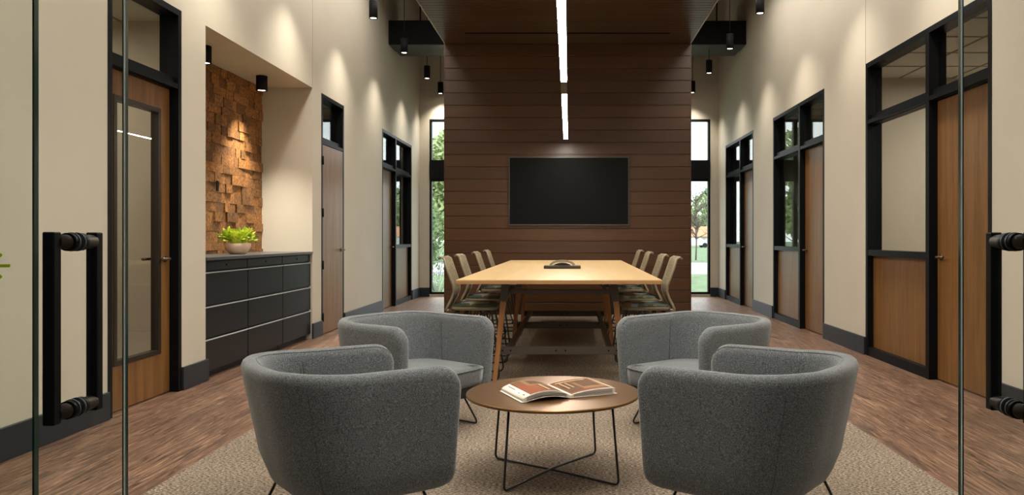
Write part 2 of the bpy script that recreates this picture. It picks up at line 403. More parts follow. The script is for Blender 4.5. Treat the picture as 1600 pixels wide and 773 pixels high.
L_OP = [(5.276, 6.277), (9.83, 10.81), (13.03, 15.46)]
R_OP = [(5.755, 8.198), (9.534, 11.92), (13.2, 15.53)]
AL0, AL1, ALD = 6.70, 9.486, .64
def side_wall(name, sgn, ops, label, alc=None):
    b = B(); x0, x1 = sorted((sgn*W, sgn*(W+WT)))
    cuts = sorted(ops+([alc] if alc else [])); y = YN
    for (a, c) in cuts:
        box(b, x0, x1, y, a, 0, HD); y = c
    box(b, x0, x1, y, YF, 0, HD)
    box(b, x0, x1, YN, YF+.15, HD, ZT)
    if alc:
        xb = sgn*(W+ALD)
        box(b, xb-.1, x0, alc[0]-.12, alc[0], 0, HD+.1); box(b, xb-.1, x0, alc[1], alc[1]+.12, 0, HD+.1)
        box(b, xb-.1, xb, alc[0], alc[1], 0, HD+.1); box(b, xb-.1, x0, alc[0], alc[1], HD, HD+.1)
    return struct(obj(name, b, M['wall']), label, 'wall')
side_wall('wall_left', -1, L_OP, 'beige wall with doors and file cabinet alcove on the left', (AL0, AL1))
side_wall('wall_right', 1, R_OP, 'beige wall with three glazed office fronts on the right')
WX0, WX1 = -2.96, 3.0; WZ0, WZ1 = .05, 3.76
b = B(); box(b, -W, WX0, YF, YF+.15, 0, ZT); box(b, WX1, W, YF, YF+.15, 0, ZT); box(b, WX0, WX1, YF, YF+.15, WZ1, ZT); box(b, WX0, WX1, YF, YF+.15, 0, WZ0)
struct(obj('wall_far', b, M['wall']), 'far beige end wall around the tall windows', 'wall')
b = B(); box(b, -W, W, YN-.1, YN, 0, 3.1); box(b, -W, W, YN-.1, 1.30, 3.1, 3.2); box(b, -W, W, 1.30, 1.62, 3.1, ZT)
struct(obj('wall_near', b, M['wall']), 'lobby wall and bulkhead behind the camera', 'wall')
# high black deck
b = B(); box(b, -W-WT, W+WT, 1.3, YF+.15, ZT, ZT+.1); struct(obj('ceiling', b, M['blackm']), 'high black ceiling deck', 'ceiling')

# centre screen wall of planks
SX0, SX1, SY, ZC = -2.005, 1.963, 12.4, 4.38
b = B(); n = 22; ph = ZC/n
box(b, SX0+.004, SX1-.004, SY+.012, SY+.30, 0, ZC+.25)
for i in range(n): bbox(b, SX0, SX1, SY, SY+.02, i*ph+.0055, (i+1)*ph-.0055, .004, 1)
struct(obj('wall_centre', b, M['plank']), 'dark brown horizontal plank feature wall behind the television', 'wall')
b = B(); box(b, SX1, SX1+.012, SY, SY+.31, 0, ZC); box(b, SX0-.012, SX0, SY, SY+.31, 0, ZC)
struct(obj('trim_1', b, M['plank']))
# slatted wood ceiling
b = B(); box(b, SX0+.02, SX1-.02, 2.2, SY+.02, ZC+.03, ZC+.25)
y = 2.2; sl = .115
while y < SY-.05:
    if not (11.55 < y < 11.60):
        bbox(b, SX0+.01, SX1-.01, y, y+.050, ZC, ZC+.022, .004, 1); bbox(b, SX0+.01, SX1-.01, y+.053, y+.100, ZC, ZC+.022, .004, 1)
    y += sl
struct(obj('ceiling.001', b, M['slat']), 'dropped ceiling of dark brown wood slats', 'ceiling')
b = B()
for x in (SX0-.006, SX1-.006): box(b, x, x+.012, 2.2, SY, ZC-.004, ZC+.25)
struct(obj('trim_2', b, M['trimw']))
b = B(); box(b, -162*11.8/1200, 157*11.8/1200, 11.74, 11.80, ZC-.004, ZC+.02)
tag(obj('slot_diffuser', b, M['blackm']), 'long thin black air slot in the wood slat ceiling', 'vent')

# reveal lines in the walls
b = B(); box(b, -W-.001, -W+.0012, AL1+.0, AL1+.008, HD, ZT); struct(obj('trim_3', b, M['grid']))
b = B(); box(b, W-.0012, W+.001, 8.205, 8.213, HD, ZT); struct(obj('trim_4', b, M['grid']))
# far windows
def frame_rect(b, x0, x1, z0, z1, y0, y1, t):
    box(b, x0, x0+t, y0, y1, z0, z1); box(b, x1-t, x1, y0, y1, z0, z1); box(b, x0+t, x1-t, y0, y1, z0, z0+t); box(b, x0+t, x1-t, y0, y1, z1-t, z1)
cols = [WX0, -1.66, -.50, .55, 1.70, WX1]
for i in range(5):
    x0, x1 = cols[i], cols[i+1]
    e = bpy.data.objects.new('window_%d' % (i+1), None); C.objects.link(e); e.location = ((x0+x1)/2, YF, 0); struct(e, None, None)
    dx = -(x0+x1)/2
    b = B(); frame_rect(b, x0+dx, x1+dx, WZ0, 2.49, 0, .12, .045); frame_rect(b, x0+dx, x1+dx, 2.85, WZ1, 0, .12, .045); obj('window_frame', b, M['black'], e)
    b = B(); box(b, x0+dx, x1+dx, -.015, .12, 2.49, 2.85); obj('spandrel', b, M['black'], e)
    b = B(); box(b, x0+dx+.045, x1+dx-.045, .05, .058, WZ0+.045, 2.445); obj('pane', b, M['glass'], e)
    b = B(); box(b, x0+dx+.045, x1+dx-.045, .05, .058, 2.895, WZ1-.045); obj('pane', b, M['glass'], e)

# baseboards
BH, BT = .19, .022
def baseb(name, sgn, rng, extra=None):
    b = B()
    for (a, c) in rng:
        x0, x1 = sorted((sgn*W, sgn*(W-BT))); bbox(b, x0, x1, a, c, 0, BH, .003, 1)
    if extra: extra(b)
    struct(obj(name, b, M['base']))
baseb('baseboard_left', -1, [(YN, 5.276), (6.277, AL0+.02), (AL1-.02, 9.83), (10.81, 13.03), (15.46, YF)])
baseb('baseboard_right', 1, [(YN, 5.755), (8.198, 9.534), (11.92, 13.2), (15.53, YF)])
b = B(); bbox(b, -W, WX0, YF-BT, YF, 0, BH, .003, 1); bbox(b, WX1, W, YF-BT, YF, 0, BH, .003, 1); struct(obj('baseboard_far', b, M['base']))
b = B(); box(b, SX0, SX1, SY-.001, SY+.0, 0, .0); b.free()

# ------------------------------------------------------------------ office fronts and doors
RC = .10    # recess of leaf / glass
LZ = 2.45   # leaf top
def lever(parent, y, z, s, dirn, x):
    """lever handle on the room side; s = inward (room) direction of x, dirn along y the lever points"""
    b = B(); 
    for q in (0, 1): pass
    tube(b, [(x, y, z), (x+s*.012, y, z)], .026, 16)
    tube(b, fillet([(x+s*.01, y, z), (x+s*.055, y, z), (x+s*.055, y+dirn*.135, z)], .02), .0105, 10)
    return obj('door_handle', b, M['chrome'], parent, None)
def office_front(name, sgn, y0, y1, leaf_near, has_side, glazed=False, flush=False, mat='door', handle_far=True, hinges=False):
    """y0<y1 opening. leaf_near: leaf on the near side"""
    e = bpy.data.objects.new(name, None); C.objects.link(e); e.location = (sgn*W, (y0+y1)/2, 0); struct(e)
    yc = (y0+y1)/2; a, c = y0-yc, y1-yc
    s = sgn
    X = lambda d0, d1: sorted((s*d0, s*d1))         # d = depth into the wall (outward)
    t = .05; LW = .95
    fb = B(); xa, xb = X(-.004, .15)
    box(fb, xa, xb, a, a+t, 0, HD); box(fb, xa, xb, c-t, c, 0, HD); box(fb, xa, xb, a+t, c-t, HD-t, HD)
    box(fb, *X(.03, .13), a+t, c-t, LZ, LZ+.10)
    box(fb, *X(-.002, .035), a+t, c-t, LZ+.005, LZ+.045)
    if has_side:
        if leaf_near: l0, l1 = a+t, a+t+LW; s0, s1 = l1+.065, c-t; box(fb, xa, xb, l1, s0, 0, HD-t)
        else: l0, l1 = c-t-LW, c-t; s0, s1 = a+t, l0-.065; box(fb, xa, xb, s1, l0, 0, HD-t)
        box(fb, *X(.0, .13), s0, s1, 1.06, 1.12); box(fb, *X(.0, .13), s0, s1, 0, .09)
        # glazing stops
        box(fb, *X(.09, .125), s0, s1, .09, .11)
    else: l0, l1 = a+t, c-t
    obj('door_frame', fb, M['black'], e)
    if has_side:
        pb = B(); box(pb, *X(.06, .085), s0, s1, .09, 1.06); obj('wood_panel', pb, M[mat], e)
        gb = B(); box(gb, *X(.085, .091), s0, s1, 1.12, LZ); obj('pane', gb, M['glass'], e)
        gb = B(); box(gb, *X(.085, .091), s0, s1, LZ+.10, HD-t); obj('pane', gb, M['glass'], e)
    gb = B(); box(gb, *X(.085, .091), l0, l1, LZ+.10, HD-t); obj('pane', gb, M['glass'], e)
    d0 = -.002 if flush else RC-.03
    if glazed:
        lb = B(); st = .165; z0, z1 = .33, 2.27
        box(lb, *X(d0, d0+.045), l0, l0+st-.03, .01, LZ); box(lb, *X(d0, d0+.045), l1-st+.02, l1, .01, LZ)
        box(lb, *X(d0, d0+.045), l0+st-.03, l1-st+.02, .01, z0); box(lb, *X(d0, d0+.045), l0+st-.03, l1-st+.02, z1, LZ)
        lf = obj('door_leaf', lb, M[mat], e)
        kb = B(); g0, g1 = l0+st-.03, l1-st+.02; k = .035
        xx = X(d0-.008, d0+.053)
        box(kb, *xx, g0-.005, g0+k, z0, z1); box(kb, *xx, g1-k, g1+.005, z0, z1); box(kb, *xx, g0+k, g1-k, z0, z0+k); box(kb, *xx, g0+k, g1-k, z1-k, z1)
        obj('glazing_bead', kb, M['bronze'], lf)
        gb = B(); box(gb, *X(d0+.02, d0+.026), g0+k, g1-k, z0+k, z1-k); obj('door_glass', gb, M['glass'], lf)
    else:
        lb = B(); bbox(lb, *X(d0, d0+.045), l0+.004, l1-.004, .01, LZ-.004, .002, 1)
        lf = obj('door_leaf', lb, M[mat], e)
    hy = l1-.08 if handle_far else l0+.08
    lever(lf, hy, 1.08, -s, -1 if handle_far else 1, s*d0)
    if glazed: lever(lf, hy, 1.08, s, -1 if handle_far else 1, s*(d0+.045))
    if hinges:
        for z in (.224, .897, 1.57, 2.243):
            hb = B(); tube(hb, [(-s*.010, a+t-.012, z-.055), (-s*.010, a+t-.012, z+.055)], .013, 10)
            box(hb, *X(-.006, .01), a+t-.03, a+t+.03, z-.055, z+.055); obj('hinge', hb, M['black'], lf)
    return e
office_front('door_1', -1, *L_OP[0], True, False, glazed=True)
office_front('door_2', -1, *L_OP[1], True, False, flush=True, mat='door', hinges=True)
office_front('door_3', -1, *L_OP[2], True, True)
office_front('door_4', 1, *R_OP[0], True, True)
office_front('door_5', 1, *R_OP[1], True, True)
office_front('door_6', 1, *R_OP[2], True, True)

# rooms behind (walls, tiled ceilings)
def room(name, sgn, y0, y1, depth=3.6, mat='office'):
    xa = sgn*(W+WT); xb = sgn*(W+WT+depth); x0, x1 = sorted((xa, xb))
    b = B(); box(b, x0, x1, y1, y1+.08, 0, 3.2); box(b, x0, x1, y0-.08, y0, 0, 3.2)
    xo = sorted((xb, xb+sgn*.08)); box(b, *xo, y0-.08, y1+.08, 0, 3.2)
    struct(obj('wall_'+name, b, M[mat]))
    b = B(); box(b, x0, x1, y0, y1, 3.10, 3.2); o = obj('ceiling.office_'+name, b, M['tilec']); struct(o); o.name = 'ceiling.0%02d' % (10+len(bpy.data.objects) % 80)
    b = B()
    y = y1-.61
    while y > y0: box(b, x0, x1, y-.01, y+.01, 3.094, 3.102); y -= .61
    k = 0
    x = xa+sgn*.5
    while abs(x) < abs(xb): box(b, x-.01, x+.01, y0, y1, 3.094, 3.102); x += sgn*.61
    struct(obj('trim_%d' % (20+len([o for o in bpy.data.objects if o.name.startswith('trim')])), b, M['grid']))
room('office_left', -1, 4.2, 6.56, 3.2)
room('office_left.001', -1, 9.62, 11.6, 3.2)
room('office_left.002', -1, 11.7, 16.2, 3.2)
room('office_right', 1, 4.6, 8.9, 3.2)
room('office_right.001', 1, 9.0, 12.3, 3.2)
room('office_right.002', 1, 12.4, 16.2, 3.2)

# ------------------------------------------------------------------ entry glass doors
YG = 1.44
def entry_leaf(name, sgn, xe, label):
    t = thing(name, label, 'door', (xe, YG, 0))
    b = B(); x0, x1 = sorted((sgn*.004, sgn*1.15)); box(b, x0, x1, -.006, .006, .01, 2.9); obj('glass_panel', b, M['doorglass'], t)
    b = B(); x0, x1 = sorted((0, sgn*.004)); box(b, x0, x1, -.0062, .0062, .01, 2.9); obj('polished_edge', b, M['gedge'], t)
    b = B(); x0, x1 = sorted((-sgn*.0006, sgn*.0015)); box(b, x0, x1, -.0068, -.0048, .01, 2.9); obj('edge_bevel', b, M['gedgel'], t)
    xh = sgn*.098
    h = B()
    for s_ in (-1, 1): bbox(h, xh-.0108, xh+.0108, s_*.062-.0108, s_*.062+.0108, .914, 1.260, .002, 1)
    hd = obj('pull_handle', h, M['black'], t)
    for z in (1.242, .931):
        h = B(); tube(h, [(xh, -.055, z), (xh, .055, z)], .0135, 20); obj('standoff', h, M['bronze'], hd)
        for q in (-1, 1):
            h = B(); tube(h, [(xh, q*.022, z), (xh, q*.010, z)], .0168, 24); obj('collar', h, M['black'], hd)
            h = B(); tube(h, [(xh, q*.010, z), (xh, q*.006, z)], .0178, 24); obj('gasket', h, M['rubber'], hd)
    return t
entry_leaf('glass_entry_door', -1, -.83, 'left sliding glass entry door with square black pull handle, in the foreground')
entry_leaf('glass_entry_door', 1, .733, 'right sliding glass entry door, its black pull handle cut by the photo edge')
def fixed(xe, xw, label):
    t = thing('glass_side_panel', label, 'glass panel', (xe, 1.50, 0)); s = 1 if xw > xe else -1
    b = B(); x0, x1 = sorted((s*.004, xw-xe)); box(b, x0, x1, -.006, .006, 0.0, 3.09); obj('glass_panel', b, M['doorglass'], t)
    b = B(); x0, x1 = sorted((0, s*.004)); box(b, x0, x1, -.0062, .0062, 0.0, 3.09); obj('polished_edge', b, M['gedge'], t)
    return t
p = fixed(-832*1.5/1200, -W+.024, 'fixed glass panel with a lime green star emblem at the far left')
fixed(.99, W-.024, 'fixed glass side panel at the right edge, behind the sliding door')
b = B(); cx = (-12-889)*1.5/1200-p.location.x; cz = E-(415-VY)*1.5/1200
for k in range(8):
    a = k*PI/4 if k % 4 == 0 or k % 4 == 2 else k*PI/4
    Lr = .040 if k % 2 == 0 else .033
    d = Vector((math.cos(a), 0, math.sin(a))); c0 = Vector((cx, -.0068, cz)); bar(b, c0+d*.007, c0+d*Lr, .0012, .0062, up=(0, 1, 0) if False else (-math.sin(a), 0, math.cos(a)))
obj('star_emblem', b, M['lime'], p)

# ------------------------------------------------------------------ alcove: block wall, cabinets, plant
b = B(); xb = -(W+ALD); z = 1.0; row = 0
while z < HD-.005:
    h = .098 if row % 2 else .112; h = min(h, HD-z); y = AL0
    while y < AL1-.004:
        wd = random.choice((.12, .15, .18, .21)); y2 = min(AL1, y+wd)
        if AL1-y2 < .05: y2 = AL1
        pass
        t = random.choice((.012, .016, .020, .026, .032))
        box(b, xb, xb+t, y+.0015, y2-.0015, z+.001, z+h-.001); y = y2
    z += h; row += 1
struct(obj('wall_alcove_blocks', b, M['block']), 'staggered brown wood block wall inside the alcove', 'wall')
b = B(); bbox(b, 0, .012, -.022, .022, -.055, .055, .003, 1)
o = obj('wall_switch', b, M['black']); o.location = (xb+.056, 8.19, 1.80); tag(o, 'small black switch on the wood block wall', 'switch')

CZ = 1.077; cwid = (AL1-AL0)/3
xf = -W+.0
for i in range(3):
    pos = ['nearest the glazed office door', 'in the middle of the row of three', 'farthest along the alcove, by the solid door'][i]
    t = thing('file_cabinet', 'black lateral file cabinet '+pos, 'cabinet', (-W-.03, AL0+cwid*(i+.5), 0), 0, None)
    hw = cwid/2
    b = B(); box(b, -.50, -.012, -hw+.002, hw-.002, .06, CZ-.032); box(b, -.48, -.045, -hw+.01, hw-.01, 0, .06); obj('cabinet_body', b, M['cab'], t)
    b = B(); bbox(b, -.014, .006, -hw+.006, hw-.006, .955, CZ-.034, .003, 1); ft = obj('drawer', b, M['cab'], t)
    b = B(); tube(b, [(.004, 0, 1.0), (.010, 0, 1.0)], .010, 12); obj('lock', b, M['blackm'], ft)
    for (z0, z1) in ((.655, .945), (.365, .640), (.065, .350)):
        b = B(); bbox(b, -.014, .012, -hw+.006, hw-.006, z0, z1-.012, .004, 2); d = obj('drawer', b, M['cab'], t)
        b = B(); bar(b, (.016, -hw+.008, z1-.006), (.016, hw-.008, z1-.006), .014, .009, up=(0, 0, 1)); obj('pull_lip', b, M['lip'], d)
b = B(); bbox(b, -W-ALD+.062, -W+.012, AL0+.004, AL1-.004, CZ-.030, CZ, .003, 1)
tag(obj('worktop', b, M['counter']), 'long dark grey worktop over the three file cabinets', 'worktop')

# plant in bowl
t = thing('potted_plant', 'lime green leafy plant in a cream bowl on the dark worktop', 'plant', (-3.44, 7.98, CZ))
b = B(); lathe(b, [(0, 0), (.055, 0), (.075, .004), (.105, .032), (.125, .075), (.131, .112), (.125, .115), (.119, .108), (.10, .06), (0, .05)], seg=48)
obj('bowl', b, M['bowl'], t)
b = B(); lathe(b, [(0, .098), (.115, .095)], seg=32); obj('soil', b, M['soil'], t)
b = B(); rnd = random.Random(3)
def leaf(b, base, d, up, L_, wd, droop):
    d = d.normalized(); s = d.cross(up).normalized(); n = s.cross(d)
    pts = []
    prof = [(0, .10), (.15, .75), (.35, 1.0), (.6, .75), (.82, .35), (1, 0)]
    Lf, Rt, Md = [], [], []
    for (u, wv) in prof:
        c = base+d*L_*u-Vector((0, 0, 1))*droop*u*u*L_
        Md.append(b.verts.new(c-n*.006*(1 if wv else 0))); 
        if wv: Lf.append(b.verts.new(c-s*wd*wv)); Rt.append(b.verts.new(c+s*wd*wv))
    for k in range(len(prof)-2):
        for Q in (Lf, Rt):
            f = b.faces.new((Md[k], Md[k+1], Q[k+1], Q[k])); f.smooth = True
    for Q in (Lf, Rt): b.faces.new((Md[-2], Md[-1], Q[-1]))
st = B()
for k in range(170):
    a = rnd.uniform(0, 2*PI); el = rnd.uniform(.22, 1.25); rr = rnd.uniform(.02, .10)
    d = Vector((math.cos(a)*math.cos(el), math.sin(a)*math.cos(el), math.sin(el)))
    reach = rnd.uniform(.05, .155)*(1-.25*math.sin(el))
    base = Vector((math.cos(a)*rr*.6, math.sin(a)*rr*.6, .118))+d*reach
    tube(st, [(math.cos(a)*rr*.4, math.sin(a)*rr*.4, .095), base], .0015, 4)
    dd = (d+Vector((rnd.uniform(-.5, .5), rnd.uniform(-.5, .5), rnd.uniform(-.2, .2)))).normalized()
    leaf(b, base, dd, Vector((0, 0, 1))+Vector((rnd.uniform(-.4, .4), rnd.uniform(-.4, .4), 0)), rnd.uniform(.065, .10), rnd.uniform(.019, .030), rnd.uniform(.05, .35))
obj('foliage', b, M['limeleaf'], t); obj('stems', st, M['limeleaf'], t)

# ------------------------------------------------------------------ lamps
def cylinder_lamp(name, label, loc, r, h, cord, power, size=106, blend=1.0, group=None, tilt=0, col=SPOT_COL, body='blackm'):
    t = thing(name, label, 'lamp', loc, 0, group)     # loc = bottom centre
    b = B(); lathe(b, [(r*.80, .012), (r*.86, 0), (r, 0), (r, h), (r*.3, h+.004), (0, h+.004)], seg=32); obj('lamp_body', b, M[body], t)
    b = B(); lathe(b, [(0, .010), (r*.80, .010)], seg=32); obj('lens', b, M['lamp'], t)
    if cord:
        b = B(); tube(b, [(0, 0, h), (0, 0, cord)], .006, 8); obj('cord', b, M['blackm'], t)
    l = bpy.data.lights.new('bulb', 'SPOT'); l.energy = power; l.color = col; l.spot_size = math.radians(size); l.spot_blend = blend; l.shadow_soft_size = .06
    lo = bpy.data.objects.new('bulb', l); C.objects.link(lo); lo.parent = t; lo.location = (0, 0, -.012); lo.rotation_euler = (0, tilt, 0)
    return t
PZ = 4.26
LY = [14.56-1.96*k for k in range(7)]; LY = [16.08, 14.56, 12.54, 10.56, 8.62, 6.7, 4.78, 2.9]
RY = [15.98, 14.09, 12.27, 10.33, 8.35, 6.4, 4.45, 2.7]
ordn = ['beside the plank wall edge', 'in front of the far window wall', 'before the black duct', 'cut by the top photo edge',
        'hanging just above the view beside the alcove', 'hanging above the view, second along', 'hanging above the view, third along', 'hanging above the view, nearest the entry']
for side, xs, ys in (('left', -2.69, LY), ('right', 2.57, RY)):
    for k, y in enumerate(ys):
        cylinder_lamp('pendant_lamp', 'black cylinder pendant on the %s side, %s' % (side, ordn[k]), (xs, y, PZ), .0575, .24, ((5.36 if y < 13.3 else ZT) if xs < 0 else (4.705 if 13.7 < y < 14.3 else ZT))-PZ, SPOT*(.6 if k >= 6 else 1), group='cylinder pendants along the %s wall' % side)
cylinder_lamp('ceiling_lamp', 'black cylinder downlight under the alcove soffit, above the plant end of the worktop', (-3.52, 8.80, HD-.17), .062, .168, 0, 420, size=84, blend=1.0, tilt=.0, group='alcove downlights')
cylinder_lamp('ceiling_lamp', 'black cylinder downlight half hidden by the near alcove corner', (-3.52, 7.42, HD-.17), .062, .168, 0, 230, size=84, blend=1.0, tilt=.0, group='alcove downlights')

def linear(name, label, y0, y1):
    t = thing(name, label, 'lamp', (-.05, (y0+y1)/2, 2.78)); h = (y1-y0)/2
    b = B(); box(b, -.034, .034, -h, h, .004, .09); box(b, -.034, -.0285, -h, h, 0, .004); box(b, .0285, .034, -h, h, 0, .004); obj('lamp_housing', b, M['blackm'], t)
    b = B(); box(b, -.0285, .0285, -h+.01, h-.01, -.001, .004); obj('diffuser', b, M['strip'], t)
    for s_ in (-1, 1):
        b = B(); tube(b, [(0, s_*(h-.3), .09), (0, s_*(h-.3), ZC-2.78)], .0012, 6); obj('cable', b, M['blackm'], t)
linear('linear_pendant', 'long white linear light over the near half of the table', 2.4, 7.55)
linear('linear_pendant', 'short white linear light ending above the television', 8.22, 11.92)
b = B(); bbox(b, -.034, .034, -.30, .30, -.0, .09, .003, 1)
o = obj('light_connector', b, M['bronze']); o.location = (-.05, 7.885, 2.78); tag(o, 'dark coupling box between the two white linear lights', 'coupling')

# black bulkheads, ducts and rods overhead
for sgn, nm in ((-1, 'left'), (1, 'right')):
    Y0 = 13.49 if sgn < 0 else 13.73
    zb = E+302*Y0/1200
    x0, x1 = sorted((sgn*W, sgn*1.9))
    t = thing('air_duct', 'black boxed duct crossing overhead between the %s wall and the plank wall' % nm, 'duct', (sgn*2.5, Y0, zb)); dx = -sgn*2.5
    b = B(); bbox(b, x0+dx, x1+dx, 0, .55, 0, .42, .004, 1); obj('duct_section', b, M['blackm'], t)
    b = B(); box(b, x0+dx+.02, x1+dx-.02, .02, .53, -.006, .0); obj('lit_underside', b, M['duct'], t)  # paler sheet, the lit look of the underside painted in
    b = B(); x2, x3 = sorted((sgn*(W-.13), sgn*1.9))
    box(b, x0+dx, x1+dx, .60, .97, 0.02, .40); obj('duct_section', b, M['duct'], t)
    b = B()
    for q in (-.15, .18): tube(b, [(q, .2, .42), (q, .2, ZT-zb)], .012, 6)
    obj('hanger_rod', b, M['blackm'], t)
b = B(); bbox(b, -3.13, -2.05, 4.0, 13.3, 5.36, 5.9, .01, 1)
tag(obj('air_duct', b, M['blackm']), 'long black duct running high along the left wall', 'duct')
b = B(); bbox(b, 2.12, 2.40, 7.5, 13.4, 5.15, 5.5, .01, 1); 
tag(obj('air_duct', b, M['blackm']), 'narrow black duct running high beside the right edge of the slat ceiling', 'duct')

# ------------------------------------------------------------------ television
t = thing('television', 'large flat black television on the plank wall', 'television', (0, SY-.045, 0))
x0 = (795-VX)*12.35/F; x1 = (983-VX)*12.35/F; z1 = E+126*12.35/F; z0 = E+19*12.35/F
b = B(); bbox(b, x0, x1, 0, .04, z0, z1, .004, 2); obj('bezel', b, M['bezel'], t)
b = B(); box(b, x0+.014, x1-.014, -.0015, .002, z0+.018, z1-.012); obj('screen', b, M['screen'], t)

# ------------------------------------------------------------------ meeting table
TZ = .895; TY0, TY1 = 6.27, 11.75
t = thing('counter_table', 'long pale birch counter-height table with splayed wooden legs', 'table', (-.065, (TY0+TY1)/2, .0085), math.radians(-.36))
h = (TY1-TY0)/2; hw = .842
b = B(); box(b, -hw, hw, -h, h, TZ-.006, TZ); obj('tabletop', b, M['table'], t)
b = B(); bbox(b, -hw+.001, hw-.001, -h+.001, h-.001, TZ-.034, TZ-.006, .001, 1); obj('ply_edge', b, M['edge'], t)
legY = [6.60, 8.50, 9.80]; zc = .273
for ly in legY:
    yy = ly-(TY0+TY1)/2
    for s_ in (-1, 1):
        b = B(); bar(b, (s_*.47, yy, TZ-.07), (s_*.556, yy-.03, 0), .05, .045, .034, .030, up=(0, 1, 0)); lg = obj('leg', b, M['oakleg'], t)
        b = B(); bar(b, (s_*.462, yy, TZ-.03), (s_*.483, yy-.006, TZ-.20), .062, .056, up=(0, 1, 0)); bar(b, (s_*.46, yy, TZ-.16), (s_*.33, yy, TZ-.035), .02, .035, up=(0, 1, 0)); obj('leg_bracket', b, M['steel'], lg)
    b = B(); bbox(b, -.46, .46, yy-.02, yy+.02, TZ-.135, TZ-.095, .003, 1); obj('cross_rail', b, M['steel'], t)
    b = B(); bbox(b, -.53, .53, yy-.012, yy+.035, zc-.035, zc+.035, .004, 1); fr = obj('foot_rail', b, M['steel'], t)
    for q in (-.49, -.42, -.03, .05, .42, .49):
        b = B(); tube(b, [(q, yy-.016, zc), (q, yy-.010, zc)], .008, 8); obj('bolt', b, M['blackm'], fr)
for s_ in (-1, 1):
    b = B(); bbox(b, s_*.43-.025, s_*.43+.025, 6.6-(TY0+TY1)/2, 9.8-(TY0+TY1)/2, zc+.0, zc+.035, .003, 1); obj('foot_rail', b, M['steel'], t)

# conference tray
t = thing('desk_organizer', 'low brown tray with an arched handle in the middle of the birch table', 'tray', ((878.5-VX)*8.55/F, 8.62, TZ+.0090))
b = B(); bbox(b, -.205, .205, -.10, .10, 0, .034, .006, 2); obj('tray', b, M['bronze'], t)
b = B()
for s_ in (-.06, .03):
    n = 14; A = [];
    for rr, zz in ((.145, .062), (.115, .038)):
        A.append([(rr*math.cos(PI*k/n), zz*math.sin(PI*k/n)+.034) for k in range(n+1)])
    for y0_, y1_ in ((s_, s_+.035),):
        V = [[[b.verts.new((x, y, z)) for (x, z) in ring] for ring in A] for y in (y0_, y1_)]
        for k in range(n):
            b.faces.new((V[0][0][k], V[0][0][k+1], V[0][1][k+1], V[0][1][k])); b.faces.new((V[1][0][k], V[1][0][k+1], V[1][1][k+1], V[1][1][k]))
            b.faces.new((V[0][0][k], V[0][0][k+1], V[1][0][k+1], V[1][0][k])); b.faces.new((V[0][1][k], V[0][1][k+1], V[1][1][k+1], V[1][1][k]))
        for kk in (0, n): b.faces.new((V[0][0][kk], V[1][0][kk], V[1][1][kk], V[0][1][kk]))
obj('arched_handle', b, M['khaki'], t)
b = B(); lathe(b, [(0, .066), (.04, .062), (.08, .048), (.10, .034)], (0, .01, 0), 24); obj('dark_dome', b, M['blackm'], t)

